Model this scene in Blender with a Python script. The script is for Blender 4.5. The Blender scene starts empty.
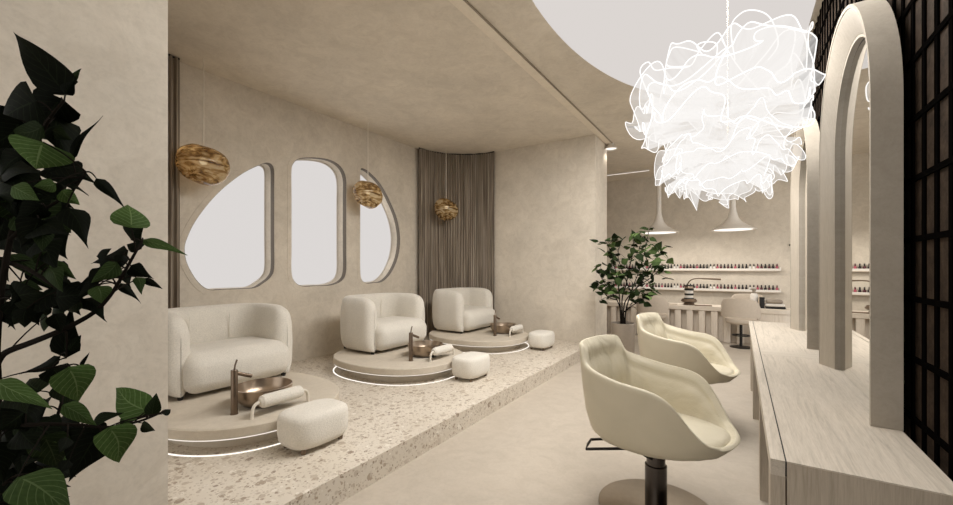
import bpy, bmesh, math, random
from mathutils import Vector, Matrix, noise
from mathutils.geometry import tessellate_polygon
PI = math.pi
rnd = random.Random(7)
SC = bpy.context.scene
COL = SC.collection

# ------------------------------------------------------------------ camera
H = 1.6
FOC = 410.0
A = math.atan(263.5 / FOC)
FW = Vector((-math.sin(A), math.cos(A), 0))
RT = Vector((math.cos(A), math.sin(A), 0))
UP = Vector((0, 0, 1))
cam = bpy.data.cameras.new('camera')
cam.sensor_width = 36
cam.lens = 36 * FOC / 953
cam.shift_y = 14.5 / 953
cam.clip_start = 0.02
co = bpy.data.objects.new('camera', cam)
COL.objects.link(co)
co.location = (0, 0, H)
co.rotation_euler = (PI / 2, 0, A)
SC.camera = co


def at(px, py, cz):
    """a point at depth cz along the view through a pixel of the survey"""
    return Vector((0, 0, H)) + FW * cz + RT * ((px - 476.5) / FOC * cz) + UP * ((267 - py) / FOC * cz)


# ------------------------------------------------------------------ materials
def mat(name):
    m = bpy.data.materials.new(name)
    m.use_nodes = True
    nt = m.node_tree
    nt.nodes.clear()
    out = nt.nodes.new('ShaderNodeOutputMaterial')
    return m, nt, out


def N(nt, kind, **kw):
    n = nt.nodes.new(kind)
    for k, v in kw.items():
        if k in n.inputs.keys():
            n.inputs[k].default_value = v
        else:
            setattr(n, k, v)
    return n


def L(nt, a, b):
    nt.links.new(a, b)


def c4(c):
    return (c[0], c[1], c[2], 1)


def ramp(nt, fac, stops):
    r = N(nt, 'ShaderNodeValToRGB')
    els = r.color_ramp.elements
    while len(els) < len(stops):
        els.new(0.5)
    for e, (p, c) in zip(els, stops):
        e.position = p
        e.color = c4(c)
    L(nt, fac, r.inputs['Fac'])
    return r.outputs['Color']


def principled(nt, out, color=None, rough=0.7, metal=0.0, spec=0.3, **kw):
    p = N(nt, 'ShaderNodeBsdfPrincipled')
    if color is not None:
        if isinstance(color, (tuple, list)):
            p.inputs['Base Color'].default_value = c4(color)
        else:
            L(nt, color, p.inputs['Base Color'])
    p.inputs['Roughness'].default_value = rough
    p.inputs['Metallic'].default_value = metal
    p.inputs['Specular IOR Level'].default_value = spec
    for k, v in kw.items():
        p.inputs[k].default_value = v
    L(nt, p.outputs[0], out.inputs['Surface'])
    return p


def bump(nt, p, height, strength=0.2, dist=0.02):
    b = N(nt, 'ShaderNodeBump', Strength=strength, Distance=dist)
    L(nt, height, b.inputs['Height'])
    L(nt, b.outputs[0], p.inputs['Normal'])


def pos(nt, scale=(1, 1, 1), kind='Position'):
    if kind == 'Position':
        g = N(nt, 'ShaderNodeNewGeometry').outputs['Position']
    else:
        g = N(nt, 'ShaderNodeTexCoord').outputs[kind]
    m = N(nt, 'ShaderNodeMapping')
    m.inputs['Scale'].default_value = scale
    L(nt, g, m.inputs['Vector'])
    return m.outputs[0]


def tex_noise(nt, vec, scale, detail=4, rough=0.5, dist=0.0):
    n = N(nt, 'ShaderNodeTexNoise')
    n.inputs['Scale'].default_value = scale
    n.inputs['Detail'].default_value = detail
    n.inputs['Roughness'].default_value = rough
    n.inputs['Distortion'].default_value = dist
    L(nt, vec, n.inputs['Vector'])
    return n.outputs['Fac']


def mix(nt, fac, a, b, blend='MIX'):
    n = N(nt, 'ShaderNodeMix', data_type='RGBA', blend_type=blend)
    if isinstance(fac, (int, float)):
        n.inputs[0].default_value = fac
    else:
        L(nt, fac, n.inputs[0])
    for s, v in ((6, a), (7, b)):
        if isinstance(v, (tuple, list)):
            n.inputs[s].default_value = c4(v)
        else:
            L(nt, v, n.inputs[s])
    return n.outputs[2]


def math_n(nt, op, a, b=None, c=None):
    n = N(nt, 'ShaderNodeMath', operation=op)
    for i, v in enumerate((a, b, c)):
        if v is None:
            continue
        if isinstance(v, (int, float)):
            n.inputs[i].default_value = v
        else:
            L(nt, v, n.inputs[i])
    return n.outputs[0]


def m_plaster(name, base, var=0.09, scale=1.0, rough=0.85):
    m, nt, out = mat(name)
    v = pos(nt)
    big = tex_noise(nt, v, 1.3 * scale, 5, 0.6, 0.6)
    fine = tex_noise(nt, v, 6 * scale, 8, 0.7, 1.2)
    spk = tex_noise(nt, v, 42 * scale, 4, 0.7, 0.3)
    lo = tuple(x * (1 - var) for x in base)
    hi = tuple(min(1, x * (1 + var)) for x in base)
    c1 = ramp(nt, big, [(0.3, lo), (0.7, hi)])
    c2 = ramp(nt, fine, [(0.33, (1 - var * 1.3, 1 - var * 1.45, 1 - var * 1.6)), (0.6, (1, 1, 1))])
    c3 = ramp(nt, spk, [(0.3, (1 - var * .9,) * 3), (0.55, (1, 1, 1))])
    p = principled(nt, out, mix(nt, 1.0, mix(nt, 1.0, c1, c2, 'MULTIPLY'), c3, 'MULTIPLY'), rough, spec=0.2)
    bump(nt, p, fine, 0.12, 0.01)
    return m


def m_plain(name, color, rough=0.6, metal=0.0, spec=0.4, **kw):
    m, nt, out = mat(name)
    v = pos(nt)
    f = tex_noise(nt, v, 30, 3)
    c = ramp(nt, f, [(0.3, tuple(x * .93 for x in color)), (0.7, color)])
    principled(nt, out, c, rough, metal, spec, **kw)
    return m


def m_emit(name, color, strength):
    m, nt, out = mat(name)
    e = N(nt, 'ShaderNodeEmission', Strength=strength)
    e.inputs['Color'].default_value = c4(color)
    L(nt, e.outputs[0], out.inputs['Surface'])
    return m


def m_boucle(name, color, scale=90, strength=0.5):
    m, nt, out = mat(name)
    v = pos(nt, kind='Object')
    f = tex_noise(nt, v, scale, 4, 0.7)
    g = tex_noise(nt, v, 6, 3)
    c = ramp(nt, f, [(0.3, tuple(x * .82 for x in color)), (0.65, color)])
    c2 = ramp(nt, g, [(0.3, (.94, .94, .94)), (0.7, (1, 1, 1))])
    p = principled(nt, out, mix(nt, 1, c, c2, 'MULTIPLY'), 0.95, spec=0.1)
    p.inputs['Sheen Weight'].default_value = 0.25
    bump(nt, p, f, strength, 0.008)
    return m


def m_terrazzo(name):
    m, nt, out = mat(name)
    v = pos(nt)
    warp = N(nt, 'ShaderNodeTexNoise')
    warp.inputs['Scale'].default_value = 18
    L(nt, v, warp.inputs['Vector'])
    add = N(nt, 'ShaderNodeVectorMath', operation='MULTIPLY_ADD')
    L(nt, warp.outputs['Color'], add.inputs[0])
    add.inputs[1].default_value = (.022, .022, .022)
    L(nt, v, add.inputs[2])
    base = ramp(nt, tex_noise(nt, v, 1.5, 4), [(0.3, (.60, .54, .455)), (0.7, (.68, .62, .53))])
    col = base
    for sc, thr, dens in ((16, 0.33, 0.72), (30, 0.36, 0.70), (62, 0.38, 0.75)):
        vo = N(nt, 'ShaderNodeTexVoronoi', feature='F1')
        vo.inputs['Scale'].default_value = sc
        L(nt, add.outputs[0], vo.inputs['Vector'])
        sep = N(nt, 'ShaderNodeSeparateColor')
        L(nt, vo.outputs['Color'], sep.inputs[0])
        inside = math_n(nt, 'LESS_THAN', vo.outputs['Distance'], math_n(nt, 'MULTIPLY', sep.outputs[1], thr * 1.6))
        keep = math_n(nt, 'LESS_THAN', sep.outputs[0], dens)
        chip = ramp(nt, sep.outputs[2], [(0.0, (.27, .21, .155)), (.15, (.40, .33, .255)), (.4, (.50, .43, .35)),
                                         (.7, (.55, .49, .41)), (1.0, (.76, .71, .63))])
        col = mix(nt, math_n(nt, 'MULTIPLY', inside, keep), col, chip)
    principled(nt, out, col, 0.38, spec=0.4)
    return m


def m_wood(name, c_lo, c_hi, axis='Y', rough=0.55, kind='Position', grain=38.0):
    m, nt, out = mat(name)
    s = {'X': (.05, 1, 1), 'Y': (1, .05, 1), 'Z': (1, 1, .05)}[axis]
    v = pos(nt, s, kind)
    f = tex_noise(nt, v, grain, 6, 0.6, 1.2)
    fine = tex_noise(nt, v, grain * 7, 4, 0.7, 0.4)
    c = ramp(nt, f, [(0.30, c_lo), (0.46, tuple(a * .35 + b * .65 for a, b in zip(c_lo, c_hi))), (0.66, c_hi)])
    c2 = ramp(nt, fine, [(0.3, (.84, .82, .80)), (0.6, (1, 1, 1))])
    p = principled(nt, out, mix(nt, 1, c, c2, 'MULTIPLY'), rough, spec=0.3)
    bump(nt, p, fine, 0.1, 0.004)
    return m


def m_leaf(name, base, vein, rough=0.6):
    """leaf blade with a midrib and side veins drawn in the blade's own UV (u across, v along);
    a per-leaf tone sets its green, with light and shade painted in on the fig"""
    m, nt, out = mat(name)
    uv = N(nt, 'ShaderNodeTexCoord').outputs['UV']
    sp = N(nt, 'ShaderNodeSeparateXYZ')
    L(nt, uv, sp.inputs[0])
    au = math_n(nt, 'ABSOLUTE', math_n(nt, 'SUBTRACT', sp.outputs[0], 0.5))
    ph = math_n(nt, 'FRACT', math_n(nt, 'SUBTRACT', math_n(nt, 'MULTIPLY', sp.outputs[1], 8.0), math_n(nt, 'MULTIPLY', au, 5.0)))
    side = math_n(nt, 'LESS_THAN', ph, 0.10)
    mid = math_n(nt, 'LESS_THAN', au, 0.018)
    veins = math_n(nt, 'MAXIMUM', side, mid)
    at_ = N(nt, 'ShaderNodeAttribute', attribute_name='leaf_tone')
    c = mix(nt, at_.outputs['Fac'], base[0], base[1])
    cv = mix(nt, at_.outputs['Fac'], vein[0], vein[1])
    nz = ramp(nt, tex_noise(nt, uv, 12, 3), [(.3, (.75, .75, .75)), (.7, (1, 1, 1))])
    col = mix(nt, math_n(nt, 'MULTIPLY', veins, 0.75), mix(nt, 1, c, nz, 'MULTIPLY'), cv)
    p = principled(nt, out, col, rough, spec=0.03)
    bump(nt, p, ph, 0.15, 0.003)
    return m


WALL = (.68, .618, .525)
M = {}
M['wall'] = m_plaster('beige limewash plaster', WALL)
M['ceil'] = m_plaster('beige plaster ceiling', (.73, .662, .56), 0.08, 0.8)
M['floor'] = m_plaster('beige microcement floor', (.485, .43, .36), 0.07, 0.9, 0.5)
M['arch'] = m_plaster('taupe plaster', (.45, .405, .34), 0.07, 1.5)
M['archface'] = m_wood('pale oak face', (.45, .405, .335), (.51, .46, .39), 'Z')
M['terrazzo'] = m_terrazzo('beige terrazzo')
M['podium'] = m_plaster('beige stone podium', (.60, .54, .45), 0.06, 2)
M['boucle'] = m_boucle('ivory boucle', (.80, .76, .68))
M['leather'] = None
M['bronze'] = m_plain('bronze metal', (.20, .15, .11), 0.35, 0.9)
M['bowl'] = m_plain('copper bronze bowl', (.42, .33, .25), 0.3, 0.85)
M['blackmetal'] = m_plain('black metal', (.012, .011, .010), 0.45, 0.3)
M['blackmatt'] = m_plain('matt black steel', (.0025, .0022, .002), 1.0, 0.0, 0.0)
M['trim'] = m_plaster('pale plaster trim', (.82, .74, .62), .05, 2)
M['trimshade'] = m_plaster('painted trim shade', (.36, .31, .24), .1, 2)
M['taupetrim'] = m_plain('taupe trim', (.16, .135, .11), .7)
M['darkchrome'] = m_plain('dark chrome', (.10, .09, .085), 0.22, 1.0)
M['brushed'] = m_plain('brushed bronze base', (.42, .36, .29), 0.4, 0.9)
M['black'] = m_plain('black rubber', (.012, .011, .010), 0.6)
M['white'] = m_plain('white lacquer', (.78, .74, .68), 0.4)
M['whitetube'] = m_plain('ivory tube', (.74, .69, .60), 0.4)
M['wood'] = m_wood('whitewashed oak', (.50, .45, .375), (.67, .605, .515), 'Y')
M['woodx'] = m_wood('whitewashed oak end board', (.52, .47, .39), (.68, .62, .53), 'X')
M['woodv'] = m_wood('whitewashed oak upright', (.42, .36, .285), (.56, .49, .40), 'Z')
M['woodpale'] = m_wood('pale birch', (.62, .55, .46), (.72, .65, .56), 'X')
M['woodpalev'] = m_wood('pale birch upright', (.62, .55, .46), (.74, .67, .58), 'Z')
M['soil'] = m_plain('dark soil', (.02, .016, .012), 0.95)
M['bark'] = m_plain('dark bark', (.010, .008, .006), 1.0, 0.0, 0.05)
M['pot'] = m_plain('taupe metal pot', (.31, .265, .215), 0.4, 0.4)
M['led'] = m_emit('warm white led', (1, .94, .86), 1.25)
M['ledsoft'] = m_emit('soft led', (1, .93, .84), .95)
M['panel'] = m_emit('luminous stretch ceiling', (1, .94, .90), 0.68)
M['daylight'] = m_emit('frosted pane lit by daylight', (1, .955, .93), 0.68)
M['bulb'] = m_emit('warm bulb', (1, .86, .70), 0.8)
M['cord'] = m_plain('ivory cord', (.80, .74, .64), 0.6)
M['seatgrey'] = m_plain('taupe upholstery', (.52, .45, .37), 0.8)


def build_special():
    # cream leather
    for key, wr in (('leather', 0.15), ('leatherpad', 0.55)):
        m, nt, out = mat('cream leather ' + ('smooth' if wr < .3 else 'creased'))
        v = pos(nt, (1, 1, 1), 'Object')
        f = tex_noise(nt, v, 120, 3)
        w = tex_noise(nt, pos(nt, (1.0, 1.6, 1.0), 'Object'), 5.0, 2, .4, .5)
        c = ramp(nt, w, [(.3, (.60, .55, .425)), (.7, (.64, .585, .455))])
        p = principled(nt, out, c, 0.5, spec=0.3)
        s = math_n(nt, 'ADD', math_n(nt, 'MULTIPLY', f, 0.08), w)
        bump(nt, p, s, wr, 0.04)
        M[key] = m
    # mirror
    m, nt, out = mat('mirror glass')
    principled(nt, out, (.86, .85, .82), 0.01, 1.0)
    M['mirror'] = m
    # amber blown glass
    m, nt, out = mat('amber swirled glass')
    v = pos(nt, (1.3, 1.0, 3.4), 'Object')
    f = tex_noise(nt, v, 2.6, 5, .6, 2.4)
    col = ramp(nt, f, [(.32, (.04, .018, .006)), (.42, (.20, .11, .04)), (.50, (.46, .30, .12)), (.60, (.80, .66, .42))])
    tr = N(nt, 'ShaderNodeBsdfTransparent')
    L(nt, ramp(nt, f, [(.3, (.32, .20, .09)), (.58, (.95, .82, .60))]), tr.inputs['Color'])
    p = N(nt, 'ShaderNodeBsdfPrincipled')
    L(nt, col, p.inputs['Base Color'])
    p.inputs['Roughness'].default_value = 0.08
    mx = N(nt, 'ShaderNodeMixShader')
    L(nt, math_n(nt, 'MULTIPLY_ADD', f, -0.7, 0.95), mx.inputs[0])
    L(nt, tr.outputs[0], mx.inputs[1])
    L(nt, p.outputs[0], mx.inputs[2])
    L(nt, mx.outputs[0], out.inputs['Surface'])
    M['amber'] = m
    # glowing gauze of the chandelier
    m, nt, out = mat('glowing white gauze')
    v = pos(nt, (1, 1, 1), 'UV')
    f = tex_noise(nt, pos(nt, (60, 2.0, 1), 'UV'), 1.0, 3, .6, .6)
    tr = N(nt, 'ShaderNodeBsdfTransparent')
    em = N(nt, 'ShaderNodeEmission', Strength=0.92)
    em.inputs['Color'].default_value = (1, .97, .94, 1)
    mx = N(nt, 'ShaderNodeMixShader')
    L(nt, math_n(nt, 'MULTIPLY_ADD', f, 0.75, 0.02), mx.inputs[0])
    L(nt, tr.outputs[0], mx.inputs[1])
    L(nt, em.outputs[0], mx.inputs[2])
    L(nt, mx.outputs[0], out.inputs['Surface'])
    M['gauze'] = m
    M['strand'] = m_emit('glowing white strand', (1, .975, .95), 1.2)
    # curtain: brown woven stripes along the cloth
    m, nt, out = mat('brown striped curtain')
    f = tex_noise(nt, pos(nt, (1, .01, 1), 'UV'), 55, 3, .7)
    g = tex_noise(nt, pos(nt, (1, .02, 1), 'UV'), 9, 2)
    c = ramp(nt, f, [(.32, (.14, .113, .088)), (.5, (.33, .28, .225)), (.68, (.60, .535, .45))])
    c2 = ramp(nt, g, [(.35, (.78, .76, .74)), (.65, (1, 1, 1))])
    principled(nt, out, mix(nt, 1, c, c2, 'MULTIPLY'), .9, spec=.1)
    M['curtain'] = m
    # rusty panels behind the lattice
    m, nt, out = mat('dark rusty brown panel')
    f = tex_noise(nt, pos(nt), 14, 6, .7)
    g = tex_noise(nt, pos(nt), 60, 4, .7)
    c = ramp(nt, f, [(.3, (.018, .012, .008)), (.7, (.066, .045, .030))])
    c2 = ramp(nt, g, [(.3, (.6, .6, .6)), (.7, (1, 1, 1))])
    principled(nt, out, mix(nt, 1, c, c2, 'MULTIPLY'), .9, spec=.08)
    M['rust'] = m
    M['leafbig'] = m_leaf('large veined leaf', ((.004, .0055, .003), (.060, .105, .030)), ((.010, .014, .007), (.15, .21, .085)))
    M['leafsmall'] = m_leaf('small green leaf', ((.014, .024, .009), (.14, .215, .070)), ((.02, .03, .014), (.19, .27, .11)))


build_special()


# ------------------------------------------------------------------ mesh helpers
class MB:
    def __init__(self):
        self.bm = bmesh.new()
        self.uv = None

    def box(self, lo, hi, rot=None, mi=0):
        lo, hi = Vector(lo), Vector(hi)
        r = bmesh.ops.create_cube(self.bm, size=1)
        for v in r['verts']:
            v.co = Vector((v.co.x * (hi.x - lo.x), v.co.y * (hi.y - lo.y), v.co.z * (hi.z - lo.z))) + (lo + hi) / 2
        if mi:
            for f in {f for v in r['verts'] for f in v.link_faces}:
                f.material_index = mi
        return self

    def rbox(self, center, size, rad, seg=4, rot=None):
        t = bmesh.new()
        bmesh.ops.create_cube(t, size=1)
        for v in t.verts:
            v.co = Vector((v.co.x * size[0], v.co.y * size[1], v.co.z * size[2]))
        bmesh.ops.bevel(t, geom=list(t.edges) + list(t.verts), offset=min(rad, min(size) * .499), segments=seg, profile=.5, affect='EDGES')
        for v in t.verts:
            if rot is not None:
                v.co = rot @ v.co
            v.co += Vector(center)
        self.merge(t)
        return self

    def merge(self, t):
        me = bpy.data.meshes.new('tmp')
        t.to_mesh(me)
        t.free()
        self.bm.from_mesh(me)
        bpy.data.meshes.remove(me)

    def tube(self, pts, r, n=8, cap=True, r2=None):
        pts = [Vector(p) for p in pts]
        k = len(pts)
        rads = r if isinstance(r, (list, tuple)) else [r + ((r2 if r2 is not None else r) - r) * i / max(1, k - 1) for i in range(k)]
        rings = []
        ref = None
        for i, p in enumerate(pts):
            d = (pts[min(i + 1, k - 1)] - pts[max(i - 1, 0)])
            if d.length < 1e-9:
                d = Vector((0, 0, 1))
            d.normalize()
            if ref is None:
                ref = Vector((1, 0, 0)) if abs(d.x) < .8 else Vector((0, 1, 0))
            u = ref - d * ref.dot(d)
            if u.length < 1e-5:
                u = d.orthogonal()
            u.normalize()
            ref = u
            w = d.cross(u)
            rings.append([self.bm.verts.new(p + (u * math.cos(2 * PI * j / n) + w * math.sin(2 * PI * j / n)) * rads[i]) for j in range(n)])
        for a, b in zip(rings, rings[1:]):
            for j in range(n):
                self.bm.faces.new((a[j], a[(j + 1) % n], b[(j + 1) % n], b[j]))
        if cap:
            self.bm.faces.new(rings[0][::-1])
            self.bm.faces.new(rings[-1])
        return self

    def lathe(self, prof, n=48, plan=None, c=(0, 0, 0), mi=0):
        """prof: (radius, z) pairs; plan(theta) gives a unit outline"""
        c = Vector(c)
        rings = []
        for (r, z) in prof:
            if r < 1e-6:
                rings.append([self.bm.verts.new(c + Vector((0, 0, z)))])
                continue
            ring = []
            for j in range(n):
                t = 2 * PI * j / n
                x, y = plan(t) if plan else (math.cos(t), math.sin(t))
                ring.append(self.bm.verts.new(c + Vector((x * r, y * r, z))))
            rings.append(ring)
        for a, b in zip(rings, rings[1:]):
            for j in range(n):
                k = (j + 1) % n
                if len(a) == 1 and len(b) == 1:
                    continue
                if len(a) == 1:
                    f = self.bm.faces.new((a[0], b[k], b[j]))
                elif len(b) == 1:
                    f = self.bm.faces.new((a[j], a[k], b[0]))
                else:
                    f = self.bm.faces.new((a[j], a[k], b[k], b[j]))
                f.material_index = mi
        return self

    def prism(self, loops, frame, d0, d1):
        """loops: outer outline then holes, 2-D; frame(u, v, d) -> point; extruded from d0 to d1"""
        flat = [p for lp in loops for p in lp]
        tris = tessellate_polygon([[Vector((p[0], p[1], 0)) for p in lp] for lp in loops])
        va = [self.bm.verts.new(frame(p[0], p[1], d0)) for p in flat]
        vb = [self.bm.verts.new(frame(p[0], p[1], d1)) for p in flat]
        for t in tris:
            try:
                self.bm.faces.new([va[i] for i in t])
                self.bm.faces.new([vb[i] for i in reversed(t)])
            except ValueError:
                pass
        o = 0
        for lp in loops:
            k = len(lp)
            for i in range(k):
                j = (i + 1) % k
                self.bm.faces.new((va[o + i], va[o + j], vb[o + j], vb[o + i]))
            o += k
        return self

    def grid(self, P, close_u=False):
        """P[i][j] points"""
        V = [[self.bm.verts.new(p) for p in row] for row in P]
        n = len(V)
        for i in range(n if close_u else n - 1):
            a, b = V[i], V[(i + 1) % n]
            for j in range(len(a) - 1):
                self.bm.faces.new((a[j], b[j], b[j + 1], a[j + 1]))
        return V

    def build(self, name, mats, parent=None, smooth=35, recalc=True):
        if recalc:
            bmesh.ops.recalc_face_normals(self.bm, faces=self.bm.faces)
        me = bpy.data.meshes.new(name)
        self.bm.to_mesh(me)
        self.bm.free()
        for mm in (mats if isinstance(mats, (list, tuple)) else [mats]):
            me.materials.append(mm)
        if smooth:
            me.shade_smooth()
            me.set_sharp_from_angle(angle=math.radians(smooth))
        o = bpy.data.objects.new(name, me)
        COL.objects.link(o)
        if parent is not None:
            o.parent = parent
        return o


def tag(o, label=None, cat=None, group=None, kind=None):
    for k, v in (('label', label), ('category', cat), ('group', group), ('kind', kind)):
        if v:
            o[k] = v
    return o


def thing(name, label, cat, loc=(0, 0, 0), rz=0.0, group=None):
    o = bpy.data.objects.new(name, None)
    o.empty_display_size = 0.1
    COL.objects.link(o)
    o.location = loc
    o.rotation_euler = (0, 0, rz)
    return tag(o, label, cat, group)


def dup(root, loc, rz=None, label=None):
    kids = {}
    for o in list(COL.objects):
        if o.parent is not None:
            kids.setdefault(o.parent.name, []).append(o)

    def rec(o, parent):
        c = o.copy()
        COL.objects.link(c)
        if parent is not None:
            c.parent = parent
        for ch in kids.get(o.name, []):
            rec(ch, c)
        return c
    r = rec(root, None)
    r.location = loc
    if rz is not None:
        r.rotation_euler = (0, 0, rz)
    if label:
        r['label'] = label
    return r


def struct(o):
    return tag(o, kind='structure')


def bez(p0, p1, p2, n=10):
    p0, p1, p2 = Vector(p0), Vector(p1), Vector(p2)
    return [p0 * (1 - t) ** 2 + p1 * 2 * t * (1 - t) + p2 * t * t for t in [i / n for i in range(n + 1)]]


def smooth_loop(pts, n=4):
    """closed Catmull-Rom through 2-D points"""
    out = []
    k = len(pts)
    for i in range(k):
        a, b, c, d = [Vector(pts[(i + j) % k]) for j in (-1, 0, 1, 2)]
        for s in range(n):
            t = s / n
            out.append(tuple(0.5 * ((2 * b) + (c - a) * t + (2 * a - 5 * b + 4 * c - d) * t * t + (3 * b - a - 3 * c + d) * t ** 3)))
    return out


def interp(x, tab):
    for (x0, y0), (x1, y1) in zip(tab, tab[1:]):
        if x <= x1:
            t = (x - x0) / (x1 - x0) if x1 > x0 else 0
            t = max(0, min(1, t))
            return y0 + (y1 - y0) * t
    return tab[-1][1]


# ------------------------------------------------------------------ room
CEIL = 4.03
XL = -5.58          # window wall
XP = -2.28          # platform edge, line of the groove
XR = 0.64           # lattice wall panels
PLAT = 0.19
POD = 0.39

struct(MB().box((-6.0, -3.5, -.12), (3.2, 12.1, 0)).build('floor', M['floor'], smooth=0))
struct(MB().box((XL, .84, 0), (XP, 7.5, PLAT)).build('platform', M['terrazzo'], smooth=0))
b = MB()
b.box((-6.0, -3.5, CEIL), (3.2, 12.1, CEIL + .2))
struct(b.build('ceiling', M['ceil'], smooth=0))

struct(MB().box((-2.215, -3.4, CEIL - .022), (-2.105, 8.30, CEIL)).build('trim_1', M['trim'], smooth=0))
struct(MB().box((-2.105, -3.4, CEIL - .019), (-2.092, 8.27, CEIL)).build('trim_shade', M['trimshade'], smooth=0))  # dark strip painting in the shade on the side of the trim

# window wall with its three openings
W1 = [(262.5, 163.6), (268.5, 162.6), (272.6, 165), (274.4, 171), (274.4, 190), (274.4, 215), (274.4, 240), (274.4, 268), (271, 277), (264, 283), (255, 288), (240, 289), (224, 289.6), (209, 289.9), (198.5, 283),
      (190.3, 271), (185.6, 260), (184.3, 247), (188.5, 234), (195, 221.5), (204.6, 208), (215, 196), (227, 184.8), (245, 171.8)]
W2 = [(299, 158.4), (307, 157.4), (318, 157.6), (331, 160), (341, 166.5), (346.2, 178), (346.5, 200), (346.5, 225), (346.5, 250), (346.3, 272), (341.8, 281), (331, 285.4), (316, 286), (302.2, 286.5), (294.3, 281.5), (291.4, 271.5), (291.4, 250), (291.4, 220), (291.4, 195), (291.4, 170), (294, 162.2)]
W3 = [(360.8, 168.6), (364, 168.6), (370.3, 172.6), (381.4, 184.8), (390.9, 202.6), (397.4, 219.2), (400.4, 238.2), (398.2, 257.2), (391.5, 272.6), (383, 281.4), (374, 283), (366, 283.3), (361.2, 278.6), (360.1, 266.7), (360.1, 240), (360.1, 215), (360.1, 190), (360.1, 174)]


def on_left(px, py, X=XL):
    u = (px - 476.5) / FOC
    cz = X / (FW.x + RT.x * u)
    return cz * (FW.y + RT.y * u), H + (267 - py) / FOC * cz


holes = [smooth_loop([on_left(*p) for p in w]) for w in (W1, W2, W3)]


def fr_x(u, v, d):
    return Vector((d, u, v))


b = MB()
b.prism([[(.84, 0), (12.1, 0), (12.1, CEIL), (.84, CEIL)]] + holes, fr_x, XL, XL - .25)
struct(b.build('wall_left', M['wall'], smooth=30))
for i, hl in enumerate(holes):
    w = struct(thing('window_%d' % (i + 1), None, None, (XL - .25, sum(p[0] for p in hl) / len(hl), sum(p[1] for p in hl) / len(hl))))
    cx, cy, cz_ = w.location

    def fr_w(u, v, d):
        return Vector((d - cx, u - cy, v - cz_))
    c0 = (cy, cz_)
    big = [((p[0] - c0[0]) * 1.03 + c0[0], (p[1] - c0[1]) * 1.03 + c0[1]) for p in hl]
    small = [((p[0] - c0[0]) * .985 + c0[0], (p[1] - c0[1]) * .985 + c0[1]) for p in hl]
    MB().prism([big], fr_w, XL - .25, XL - .265).build('pane', M['daylight'], w, smooth=0)
    MB().prism([hl, small], fr_w, XL - .249, XL - .235).build('frame', M['white'], w, smooth=30)
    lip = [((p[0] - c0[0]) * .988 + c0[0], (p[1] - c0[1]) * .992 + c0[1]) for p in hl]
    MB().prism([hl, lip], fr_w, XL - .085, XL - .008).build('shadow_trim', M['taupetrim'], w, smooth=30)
    nrm_loop = []
    for k in range(len(hl)):
        a, c = Vector(hl[k - 1]), Vector(hl[(k + 1) % len(hl)])
        d = (c - a).normalized()
        nrm_loop.append(Vector((d.y, -d.x)))
    area = sum(hl[k - 1][0] * hl[k][1] - hl[k][0] * hl[k - 1][1] for k in range(len(hl)))
    sg = 1 if area > 0 else -1
    sur = [(p[0] + q.x * .065 * sg, p[1] + q.y * .065 * sg) for p, q in zip(hl, nrm_loop)]
    MB().prism([sur, hl], fr_w, XL, XL + .004).build('surround', M['wall'], w, smooth=30)

struct(MB().box((XL - .3, 7.5, 0), (-2.23, 8.27, CEIL)).build('wall_back', M['wall'], smooth=0))
b = MB()
b.prism([[(-3.05, 0), (XP + .01, 0), (XP + .01, CEIL), (XL - .3, CEIL), (XL - .3, 0), (-4.45, 0), (-4.45, 3.2), (-3.05, 3.2)]], lambda u, v, d: Vector((u, d, v)), .09, .84)  # unseen gap left in this wall to let sky light into the alcove
struct(b.build('wall_front', M['wall'], smooth=0))
struct(MB().box((XL - .3, 11.83, 0), (3.0, 12.1, CEIL)).build('wall_rear', M['wall'], smooth=0))

# lattice wall on the right: rusty panels behind a black grid
w = struct(thing('wall_right', None, None, (XR, 3, 0)))
MB().box((0, -4.2, 0), (.14, 3.6, CEIL)).build('panel', M['rust'], w, smooth=0)
b = MB()
y = -1.1
while y < 6.62:
    b.box((-.007, y - 3 - .015, 0), (.002, y - 3 + .017, CEIL))
    y += .13
z = 0.16
while z < CEIL:
    b.box((-.009, -4.2, z - .011), (.002, 3.6, z + .013))
    z += .26
b.build('lattice', M['blackmatt'], w, smooth=0)

# luminous ceiling oval
pts = []
for k in range(160):
    t = 2 * PI * k / 160
    pts.append((min(XR - .06, 1.6 * math.cos(t)), 3.8 + 2.97 * math.sin(t)))
lp = []
for p in pts:
    if not lp or (Vector(p) - Vector(lp[-1])).length > 1e-4:
        lp.append(p)
b = MB()
b.prism([lp], lambda u, v, d: Vector((u, v, d)), CEIL - .012, CEIL - .001)
t = b.build('luminous_ceiling_panel', M['panel'], smooth=0)
tag(t, 'large glowing white oval panel set in the plaster ceiling above the chandelier', 'ceiling light')

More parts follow.
